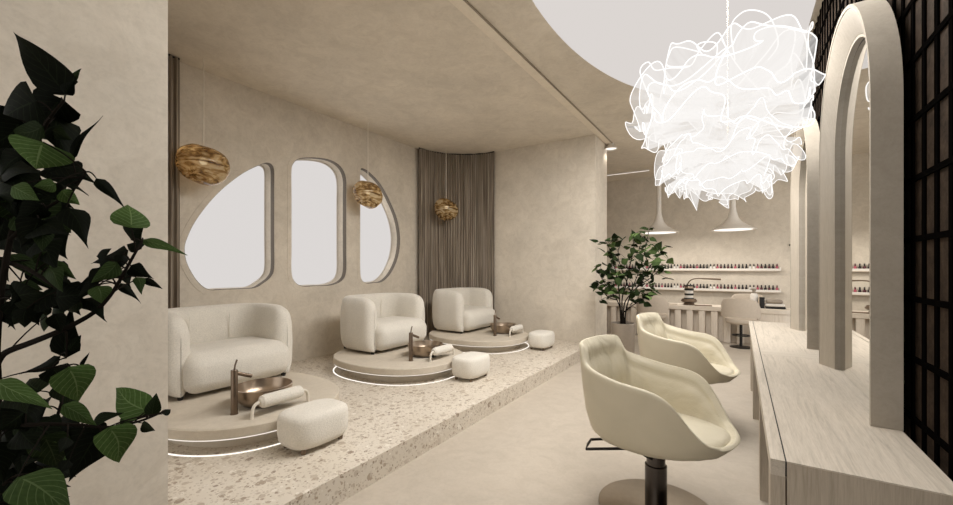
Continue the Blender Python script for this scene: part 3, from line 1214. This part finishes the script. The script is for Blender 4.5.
proto = {}
for kk in ('pink', 'wine', 'dark', 'white'):
    b = MB()
    b.lathe([(0, 0), (.017, 0), (.019, .006), (.019, .042), (.010, .052), (0, .053)], 10)
    b.lathe([(.0105, .052), (.0115, .054), (.009, .108), (0, .11)], 10, mi=1)
    if kk == 'white':
        proto[kk] = (b, [M['pol_white'], M['black']])
    else:
        proto[kk] = (b, [M['pol_' + kk], M['black'] if kk != 'pink' else M['pol_wine']])
meshes = {}
for kk, (b, ms) in proto.items():
    bmesh.ops.recalc_face_normals(b.bm, faces=b.bm.faces)
    me = bpy.data.meshes.new('nail_polish_bottle')
    b.bm.to_mesh(me)
    for mm in ms:
        me.materials.append(mm)
    me.shade_smooth()
    me.transform(Matrix.Diagonal((1.35, 1.35, 1.0, 1)))
    meshes[kk] = me
for (zs, nm) in ((1.565, 'upper'), (1.065, 'lower')):
    xr = x_at(779.5, RY - .06)
    xl = -3.15
    t = thing('wall_shelf', '%s long white shelf of nail polish bottles on the rear wall' % nm, 'shelf', ((xl + xr) / 2, RY, zs), 0, 'nail polish shelves')
    hw = (xr - xl) / 2
    MB().box((-hw, -.11, -.05), (hw, 0, 0)).build('board', M['white'], t, smooth=0)
    MB().box((-hw, -.118, -.066), (hw, -.08, -.05)).build('lip', M['seatgrey'], t, smooth=0)
    MB().box((hw, -.11, -.05), (hw + .03, -.02, .03)).build('end_block', M['white'], t, smooth=0)
    k = 0
    x = xr - .045
    while x > xl + .05:
        kk = PATT[::-1][(k + 5) % 11]
        if kk == 'white' and False:
            pass
        o = bpy.data.objects.new('nail_polish_bottle', meshes[kk])
        COL.objects.link(o)
        o.location = (x, RY - .055, zs)
        k += 1
        tag(o, '%s nail polish bottle on the %s wall shelf, %s from its right end' % (WORD[kk], nm, ordinal(k)), 'nail polish bottle', 'nail polish on the %s shelf' % nm)
        x -= .0745

# manicure table
TY0, TY1 = 10.1, 10.75
TXR = x_at(795, 10.4)
TXL = -3.1
t = thing('manicure_table', 'long pale wooden table on slatted uprights along the rear wall', 'table', ((TXL + TXR) / 2, (TY0 + TY1) / 2, 0))
cx, cy = (TXL + TXR) / 2, (TY0 + TY1) / 2
rr_ = (TY1 - TY0) / 2


def table_loop(ins):
    r = rr_ - ins
    pts = [(TXL - cx, -r), (TXR - cx - rr_, -r)]
    for k in range(1, 24):
        a = -PI / 2 + PI * k / 24
        pts.append((TXR - cx - rr_ + r * math.cos(a), r * math.sin(a)))
    pts += [(TXR - cx - rr_, r), (TXL - cx, r)]
    return pts


def fr_z(u, v, d):
    return Vector((u, v, d))


MB().prism([table_loop(0)], fr_z, .66, .745).build('tabletop', M['woodpale'], t, smooth=30)
MB().prism([[p for p in table_loop(.02) if p[0] > TXR - cx - .55 - 1e-6] if False else
            [(TXR - cx - .62, -rr_ + .03), (TXR - cx - rr_, -rr_ + .03)] + [(TXR - cx - rr_ + (rr_ - .03) * math.cos(-PI / 2 + PI * k / 20), (rr_ - .03) * math.sin(-PI / 2 + PI * k / 20)) for k in range(1, 20)] + [(TXR - cx - rr_, rr_ - .03), (TXR - cx - .62, rr_ - .03)]],
           fr_z, 0, .66).build('end_panel', M['woodpalev'], t, smooth=30)
MB().box((TXL - cx, -.13, 0), (TXR - cx - .62, -.10, .66)).build('modesty_panel', M['woodpalev'], t, smooth=0)
x = TXL - cx + .05
while x < TXR - cx - .75:
    MB().rbox((x, -.215, .33), (.13, .17, .66), .02, 2).build('upright', M['woodpalev'], t, smooth=30)
    x += .235


# stools
def stool(loc, rz, lab):
    s = thing('swivel_stool', lab, 'stool', loc, rz, 'taupe swivel stools at the manicure table')
    # seat
    MB().lathe([(0, .47), (.20, .47), (.255, .485), (.28, .53), (.27, .575), (0, .585)], 40).build('seat', M['seatgrey'], s, smooth=60)
    # curved back: front is +y
    rows = []
    for i in range(25):
        a = PI + PI * .06 + (PI * .88) * i / 24
        q = abs(i - 12) / 12
        top = .98 - .13 * q ** 4
        row = []
        for (dr, zz) in ((0, .61), (0.004, .66), (0, .79), (0, top - .03), (-.012, top), (-.03, top), (-.04, top - .03), (-.04, .79), (-.036, .66), (-.04, .61), (0, .61)):
            R = .325 + dr
            row.append(Vector((R * 1.06 * math.cos(a), R * .85 * math.sin(a), zz)))
        rows.append(row)
    b = MB()
    b.grid(rows)
    b.bm.faces.new([v for v in b.bm.verts][0:10])
    b.bm.faces.new([v for v in b.bm.verts][-11:-1])
    b.build('backrest', M['seatgrey'], s, smooth=50)
    MB().lathe([(0, .0), (.19, .0), (.195, .012), (.03, .03), (.026, .03), (.026, .47), (0, .47)], 32).build('pedestal', M['blackmetal'], s)
    rg = [Vector((.15 * math.cos(2 * PI * k / 24), .15 * math.sin(2 * PI * k / 24), .24)) for k in range(25)]
    MB().tube(rg, .010, 6, cap=False).tube([(-.15, 0, .24), (.15, 0, .24)], .008, 6).build('foot_ring', M['blackmetal'], s)
    return s


def ground(px, cz):
    p = at(px, 300, cz)
    return (p.x, p.y, 0)


st = stool((x_at(741, 9.72), 9.72, 0), -.25, 'taupe swivel stool on a dark pedestal at the right part of the table')
dup(st, (x_at(653, 9.72), 9.72, 0), -.15, 'taupe swivel stool between the potted tree and the table')
dup(st, (x_at(747, 11.2), 11.2, 0), PI - .1, 'taupe stool on the wall side of the table, only its rounded back showing')

# things on the table
TT = .745


def on_table(px, Y):
    return (x_at(px, Y), Y, TT)


t = thing('desk_lamp', 'black and cream banded desk lamp with a long thin arm on the table', 'desk lamp', on_table(689, 10.38))
MB().lathe([(0, 0), (.11, 0), (.115, .02), (.10, .05), (0, .05)], 28).build('base', M['bronze'], t)
for i, (z0, z1, r, mm) in enumerate([(.05, .10, .085, 'bronze'), (.10, .16, .10, 'black'), (.16, .22, .085, 'white'), (.22, .26, .095, 'black'), (.26, .33, .085, 'white'), (.33, .37, .10, 'black'), (.37, .42, .088, 'bowl'), (.42, .45, .09, 'black')]):
    MB().lathe([(0, z0), (r * .94, z0), (r, z0 + .012), (r, z1 - .012), (r * .94, z1), (0, z1)], 24).build('band', M[mm], t)
MB().tube(bez((-.03, 0, .45), (.0, 0, .60), (.20, 0, .60), 10) + [Vector((.62, -.0, .585))], [.012] * 11 + [.02]).build('arm', M['bronze'], t)
MB().lathe([(0, .06), (.14, .06), (.17, .09), (.14, .14), (.12, .10), (0, .09)], 28).build('dish', M['bronze'], t)
b = MB()
b.rbox((0, 0, .012), (.34, .10, .024), .01, 3)
o = tag(b.build('tray', M['bronze']), 'flat dark strip of a tray lying right of the banded desk lamp', 'tray')
o.location = on_table(703, 10.24)
o.rotation_euler = (0, 0, .15)
b = MB()
b.rbox((0, 0, .01), (.22, .14, .02), .006, 2)
o = tag(b.build('tray', M['seatgrey']), 'small flat grey tray lying left of the banded desk lamp', 'tray')
o.location = on_table(672, 10.3)
t = thing('pump_bottle', 'tall white pump bottle standing on the table behind the stool', 'bottle', on_table(754, 10.45))
MB().lathe([(0, 0), (.065, 0), (.07, .01), (.07, .27), (.05, .30), (0, .30)], 24).build('body', M['white'], t)
MB().lathe([(0, .30), (.03, .30), (.03, .36), (.045, .37), (.045, .40), (0, .41)], 18).tube([(0, 0, .39), (-.08, 0, .385)], .012, 8).build('pump', M['pot'], t)
for px, lab in ((743, 'left of two small black bottles on the table by the stool'), (747.4, 'right of two small black bottles on the table by the stool')):
    o = tag(MB().lathe([(0, 0), (.032, 0), (.034, .01), (.034, .12), (.02, .14), (.02, .17), (0, .17)], 16).build('small_bottle', M['black']), lab, 'bottle', 'small black bottles')
    o.location = on_table(px, 10.4)
t = thing('towel_box', 'black lidded box at the right end of the table', 'box', on_table(762.0, 10.4))
MB().rbox((0, 0, .105), (.085, .2, .21), .015, 3).build('body', M['black'], t)
MB().rbox((0, 0, .215), (.09, .205, .02), .006, 2).build('lid', M['blackmetal'], t)
zz = 0
for i, (w_, h_, mm, lab) in enumerate([(.34, .045, 'black', 'black folded towel, lowest of the stack at the table end'), (.33, .06, 'white', 'white folded towel in the middle of the stack at the table end'), (.29, .085, 'pot', 'brown rolled towel on top of the stack at the table end')]):
    b = MB()
    b.rbox((0, 0, h_ / 2), (w_, .22, h_), h_ * .45, 4)
    o = tag(b.build('folded_towel', M[mm]), lab, 'towel', 'towels at the table end')
    o.location = Vector(on_table(775.3 - i * .6, 10.4)) + Vector((0, 0, zz))
    zz += h_


# ------------------------------------------------------------------ plants
def leaf_into(b, base, tip, width, nrm, tint, lay, uvl, droop=.12, fold=.25, ns=9, nw=3, wob=0.0, taper=False, curve=0.0):
    """one leaf blade between two points; nrm is roughly the face direction"""
    base, tip = Vector(base), Vector(tip)
    ax = tip - base
    ln = ax.length
    ax.normalize()
    nrm = Vector(nrm)
    nrm = (nrm - ax * nrm.dot(ax)).normalized()
    side = ax.cross(nrm).normalized()
    rows = []
    for i in range(ns + 1):
        v = i / ns
        # outline: broad in the lower half, pointed at the tip
        wv = ((math.sin(PI * v ** .60) ** .85) * (1 - .40 * v * v) if not taper else 1.25 * math.sin(PI * v ** .52) ** .9 * (1 - v) ** .55) if 0 < v < 1 else 0.0
        cen = base + ax * ln * v + side * (curve * ln * math.sin(PI * v * 1.5)) + nrm * (droop * ln * math.sin(PI * v) - droop * .9 * ln * v * v)
        row = []
        for j in range(-nw, nw + 1):
            u = j / nw
            wave = wob * ln * math.sin(v * 9 + u * 2) * abs(u)
            row.append((cen + side * (u * width / 2 * wv) + nrm * (-fold * abs(u) ** 1.4 * width / 2 * wv + wave), (.5 + u * .5, v)))
        rows.append(row)
    V = [[b.bm.verts.new(p) for p, _ in row] for row in rows]
    for i in range(ns):
        for j in range(2 * nw):
            f = b.bm.faces.new((V[i][j], V[i][j + 1], V[i + 1][j + 1], V[i + 1][j]))
            ids = ((i, j), (i, j + 1), (i + 1, j + 1), (i + 1, j))
            for l, (a_, c_) in zip(f.loops, ids):
                l[uvl].uv = rows[a_][c_][1]
                l[lay] = (tint, tint, tint, 1)


def foreground_plant():
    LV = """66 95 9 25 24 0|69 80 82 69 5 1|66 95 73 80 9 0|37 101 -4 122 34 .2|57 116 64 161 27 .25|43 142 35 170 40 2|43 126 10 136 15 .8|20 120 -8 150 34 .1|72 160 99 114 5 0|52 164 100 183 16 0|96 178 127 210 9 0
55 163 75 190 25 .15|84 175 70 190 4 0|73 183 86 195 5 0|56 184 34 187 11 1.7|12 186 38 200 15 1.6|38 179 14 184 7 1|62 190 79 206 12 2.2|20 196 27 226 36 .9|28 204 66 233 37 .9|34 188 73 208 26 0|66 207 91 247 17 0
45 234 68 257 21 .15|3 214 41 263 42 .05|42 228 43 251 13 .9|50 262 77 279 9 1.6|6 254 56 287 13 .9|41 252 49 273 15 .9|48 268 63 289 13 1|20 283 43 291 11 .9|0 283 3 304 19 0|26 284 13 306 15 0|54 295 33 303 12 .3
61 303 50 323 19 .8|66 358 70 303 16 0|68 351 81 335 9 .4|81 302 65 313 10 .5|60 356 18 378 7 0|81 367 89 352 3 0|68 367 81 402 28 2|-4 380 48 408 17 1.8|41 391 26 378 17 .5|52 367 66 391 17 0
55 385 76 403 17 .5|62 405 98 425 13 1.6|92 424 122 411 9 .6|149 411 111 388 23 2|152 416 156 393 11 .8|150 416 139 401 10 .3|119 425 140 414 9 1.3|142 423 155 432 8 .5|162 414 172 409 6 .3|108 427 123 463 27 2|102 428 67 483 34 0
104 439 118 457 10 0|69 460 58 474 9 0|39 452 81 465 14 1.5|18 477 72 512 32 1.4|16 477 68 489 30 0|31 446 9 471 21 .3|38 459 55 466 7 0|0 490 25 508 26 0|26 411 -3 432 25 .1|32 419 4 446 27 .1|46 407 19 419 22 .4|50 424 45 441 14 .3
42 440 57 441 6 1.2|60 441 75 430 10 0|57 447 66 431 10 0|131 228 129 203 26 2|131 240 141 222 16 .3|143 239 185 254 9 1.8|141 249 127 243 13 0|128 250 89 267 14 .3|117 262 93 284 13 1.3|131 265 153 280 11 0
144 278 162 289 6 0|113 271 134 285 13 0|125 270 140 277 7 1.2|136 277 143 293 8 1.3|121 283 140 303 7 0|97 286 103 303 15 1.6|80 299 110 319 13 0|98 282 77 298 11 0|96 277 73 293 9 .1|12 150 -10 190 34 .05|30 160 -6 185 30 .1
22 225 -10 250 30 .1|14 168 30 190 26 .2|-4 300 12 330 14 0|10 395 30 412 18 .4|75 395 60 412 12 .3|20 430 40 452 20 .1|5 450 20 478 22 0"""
    leaves = [tuple(float(q) for q in s.split()) for ln in LV.split('\n') for s in ln.split('|')]
    rr = random.Random(11)
    for (xa, xb_, ya, yb, cnt) in ((-12, 62, 98, 200, 16), (-12, 60, 190, 300, 22), (-12, 55, 395, 500, 20), (20, 66, 285, 330, 3), (40, 100, 405, 440, 5), (95, 140, 250, 290, 4)):
        for _ in range(cnt):
            x0, y0 = rr.uniform(xa, xb_), rr.uniform(ya, yb)
            a_ = rr.uniform(-.5, PI - .5)
            ln_ = rr.uniform(26, 44) if xa < 20 else rr.uniform(14, 22)
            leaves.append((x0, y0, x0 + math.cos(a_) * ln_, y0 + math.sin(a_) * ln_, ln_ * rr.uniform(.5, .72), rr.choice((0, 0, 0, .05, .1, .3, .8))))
    root = at(-6, 267, 1.06)
    base = Vector((root.x - .05, root.y - .02, 0))
    t = thing('potted_fig_tree', 'dark leafy potted fig tree in the left foreground before the plain wall end', 'plant', tuple(base))
    off = -base
    # planter below the frame
    MB().lathe([(0, 0), (.17, 0), (.19, .02), (.235, .44), (.225, .45), (.20, .40), (0, .395)], 40).build('planter', M['pot'], t)
    MB().lathe([(0, .40), (.215, .40), (.212, .41), (0, .42)], 30).build('soil', M['soil'], t)
    BR = [([(-10, 640), (-7, 505), (-3, 400), (-4, 350), (0, 300), (8, 250), (20, 200), (35, 150), (50, 118), (64, 101)], .011, .003),
          ([(-4, 365), (5, 353), (30, 343), (55, 333), (78, 322), (97, 310), (112, 293), (124, 273), (134, 255), (142, 242)], .0085, .0025),
          ([(4, 262), (25, 268), (50, 283), (66, 295), (78, 300), (90, 288)], .006, .002),
          ([(-3, 420), (20, 425), (50, 424), (80, 425), (110, 427), (140, 421), (165, 411)], .006, .0022),
          ([(-6, 492), (8, 481), (22, 468), (38, 453)], .006, .002), ([(10, 240), (35, 215), (60, 200), (75, 188), (86, 172)], .005, .002),
          ([(66, 332), (67, 345), (66, 358)], .003, .002), ([(55, 424), (62, 400), (66, 380), (68, 366)], .004, .002)]
    samples = []
    b = MB()
    for k, (pp, r0_, r1_) in enumerate(BR):
        w = []
        for i, p in enumerate(pp):
            w.append(at(p[0], p[1], 1.06 + .03 * math.sin(i * 1.3 + k)))
        if k == 0:
            w[0] = base + Vector((0, 0, .40))
        sm = []
        for i in range(len(w) - 1):
            a_, b_, c_, d_ = w[max(i - 1, 0)], w[i], w[i + 1], w[min(i + 2, len(w) - 1)]
            for s in range(5):
                u = s / 5
                q = 0.5 * ((2 * b_) + (c_ - a_) * u + (2 * a_ - 5 * b_ + 4 * c_ - d_) * u * u + (3 * b_ - a_ - 3 * c_ + d_) * u ** 3)
                sm.append(q)
        sm.append(w[-1])
        b.tube([p + off for p in sm], r0_, 8, r2=r1_)
        samples += sm
    lb = MB()
    uvl = lb.bm.loops.layers.uv.new('UVMap')
    lay = lb.bm.loops.layers.color.new('leaf_tone')
    for (x0, y0, x1, y1, wd, tone) in leaves:
        cz = 1.06 + rr.uniform(-.10, .10)
        # light and shade are painted into tone; leaves coloured as lit sit outermost
        if tone > 1.2:
            cz -= .05
        else:
            cz += .04
        P0 = at(x0, y0, cz)
        P1 = at(x1, y1, cz + rr.uniform(-.05, .05))
        w3 = wd / FOC * cz * 1.30
        view = (Vector((0, 0, H)) - (P0 + P1) / 2).normalized()
        nrm = view + Vector((rr.uniform(-.3, .3), rr.uniform(-.3, .3), rr.uniform(.0, .5)))
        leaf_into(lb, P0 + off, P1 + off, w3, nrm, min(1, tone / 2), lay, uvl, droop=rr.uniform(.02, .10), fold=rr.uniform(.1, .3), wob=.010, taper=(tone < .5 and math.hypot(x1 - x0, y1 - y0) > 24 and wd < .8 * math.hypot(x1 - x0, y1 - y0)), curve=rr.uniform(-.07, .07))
        near = min(samples, key=lambda q: (q - P0).length)
        if (near - P0).length < .16:
            mid = (near + P0) / 2 + Vector((0, 0, .012))
            b.tube([p + off for p in bez(near, mid, P0, 5)], .0022, 5, r2=.0014)
    b.build('branches', M['bark'], t)
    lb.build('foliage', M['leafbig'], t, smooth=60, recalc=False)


foreground_plant()


def back_tree():
    loc = Vector(at(623, 300, 6.6).xy.to_3d())
    loc.z = 0
    t = thing('potted_tree', 'small green potted tree in a taupe pot at the end of the bare wall', 'plant', tuple(loc))
    MB().lathe([(0, 0), (.165, 0), (.17, .01), (.185, .70), (.175, .705), (.17, .66), (0, .655)], 40).build('pot', M['pot'], t)
    MB().lathe([(0, .66), (.17, .66), (.165, .67), (0, .68)], 30).build('soil', M['soil'], t)
    rr = random.Random(5)
    b = MB()
    lb = MB()
    uvl = lb.bm.loops.layers.uv.new('UVMap')
    lay = lb.bm.loops.layers.color.new('leaf_tone')
    stems = []

    def px(x, y, dz=0.0):
        return at(x, y, 6.6 + dz) - loc
    # main stems as seen, with depth
    S = [[(622, 326, 0), (621, 312, .02), (617, 300, .05), (611, 292, .1), (604, 282, .16), (598, 272, .2)],
         [(624, 326, 0), (624, 306, 0), (629, 296, -.05), (640, 285, -.12), (652, 277, -.2), (664, 265, -.25)],
         [(625, 326, .02), (626, 310, .05), (632, 290, .1), (640, 268, .2), (645, 250, .25), (648, 235, .25)],
         [(623, 326, -.02), (622, 300, -.08), (626, 285, -.15), (630, 265, -.25), (634, 248, -.3), (633, 236, -.3)],
         [(621, 326, 0), (620, 304, .0), (618, 284, 0), (614, 264, -.05), (610, 250, -.1), (606, 242, -.1)],
         [(624, 312, 0), (632, 306, -.1), (642, 299, -.2), (652, 292, -.25)],
         [(617, 300, .05), (608, 297, .2), (602, 290, .3), (598, 286, .35)],
         [(630, 290, -.05), (622, 270, .15), (618, 256, .25), (620, 245, .3)],
         [(640, 284, -.1), (648, 270, .05), (656, 258, .1), (662, 250, .1)]]
    ends = []
    for i, s in enumerate(S):
        w = [px(*p) for p in s]
        sm = []
        for j in range(len(w) - 1):
            a_, b_, c_, d_ = w[max(j - 1, 0)], w[j], w[j + 1], w[min(j + 2, len(w) - 1)]
            for q in range(4):
                u = q / 4
                sm.append(0.5 * ((2 * b_) + (c_ - a_) * u + (2 * a_ - 5 * b_ + 4 * c_ - d_) * u * u + (3 * b_ - a_ - 3 * c_ + d_) * u ** 3))
        sm.append(w[-1])
        b.tube(sm, .012 if i < 5 else .009, 7, r2=.004)
        k0 = int(len(sm) * (.45 if i < 5 else .3))
        for q in sm[k0:]:
            ends.append(q)
    cands = []
    for q in ends:
        for _ in range(2):
            d = Vector((rr.gauss(0, 1), rr.gauss(0, 1), rr.gauss(.45, .8))).normalized()
            tw = q + d * rr.uniform(.05, .21)
            cands.append((q, tw))
    for q, tw in cands:
        b.tube([q, (q + tw) / 2 + Vector((0, 0, .012)), tw], .0035, 4, r2=.002)
        if tw.z < px(0, 304).z:
            continue
        for _ in range(rr.choice((1, 1, 2))):
            d = Vector((rr.gauss(0, 1), rr.gauss(0, 1), rr.gauss(-.05, .6))).normalized()
            ln = rr.uniform(.115, .17)
            nrm = Vector((rr.gauss(0, .5), rr.gauss(-.3, .5), 1))
            leaf_into(lb, tw, tw + d * ln, ln * rr.uniform(.65, .85), nrm, rr.random() ** 1.3, lay, uvl, droop=.08, fold=.2, ns=5, nw=1)
    b.build('branches', M['bark'], t)
    lb.build('foliage', M['leafsmall'], t, smooth=60, recalc=False)


back_tree()

# ------------------------------------------------------------------ light


def lamp(name, kind, loc, energy, color=(1, .95, .88), parent=None, **kw):
    l = bpy.data.lights.new(name, kind)
    l.energy = energy
    l.color = color
    for k, v in kw.items():
        setattr(l, k, v)
    o = bpy.data.objects.new(name, l)
    COL.objects.link(o)
    o.location = loc
    return o


lamp('chandelier_bulb', 'POINT', CH, 16, (1, .965, .92), shadow_soft_size=.25)
o = lamp('panel_fill_lamp', 'AREA', (-.68, 4.2, CEIL - .02), 245, (1, .965, .92), shape='ELLIPSE', size=1.75, size_y=5.0)  # added unseen fill lamp, throws more light than the oval panel shows
for hl in holes:
    ys = [p[0] for p in hl]
    zs_ = [p[1] for p in hl]
    o = lamp('window_daylight', 'AREA', (XL - .22, (min(ys) + max(ys)) / 2, (min(zs_) + max(zs_)) / 2), 3 * (max(ys) - min(ys)), (1, .97, .93), shape='RECTANGLE', size=(max(zs_) - min(zs_)) * .8, size_y=(max(ys) - min(ys)) * .8)
    o.rotation_euler = (0, -PI / 2, 0)
lamp('spot_lamp', 'SPOT', tuple(at(611, 143, 8.05).xy) + (CEIL - .13,), 5, (1, .9, .78), spot_size=2.2, spot_blend=.6, shadow_soft_size=.05)
for (x, y) in ((x_at(659, 10.6), 10.6), (x_at(733, 10.6), 10.6)):
    o = lamp('pendant_downlight', 'AREA', (x, y, 2.40), 18, (1, .94, .86), shape='DISK', size=.72)
for (x, y, z) in ((-5.26, 2.255, 2.85), (-5.27, 4.83, 2.86), (-5.06, 6.72, 2.82)):
    lamp('pendant_bulb', 'POINT', (x, y, z), 1.5, (1, .86, .7), shadow_soft_size=.04)

wd = bpy.data.worlds.new('world')
SC.world = wd
wd.use_nodes = True
bg = wd.node_tree.nodes['Background']
bg.inputs[0].default_value = (1, .97, .935, 1)
bg.inputs[1].default_value = 1.3

SC.view_settings.view_transform = 'Standard'
SC.view_settings.look = 'None'
SC.view_settings.gamma = 1
SC.view_settings.use_curve_mapping = False
SC.view_settings.exposure = 0.07
SC.cycles.use_denoising = True
SC.cycles.max_bounces = 10
SC.cycles.diffuse_bounces = 6
SC.cycles.transparent_max_bounces = 40
SC.cycles.sample_clamp_indirect = 6
SC.cycles.caustics_reflective = False
SC.cycles.caustics_refractive = False
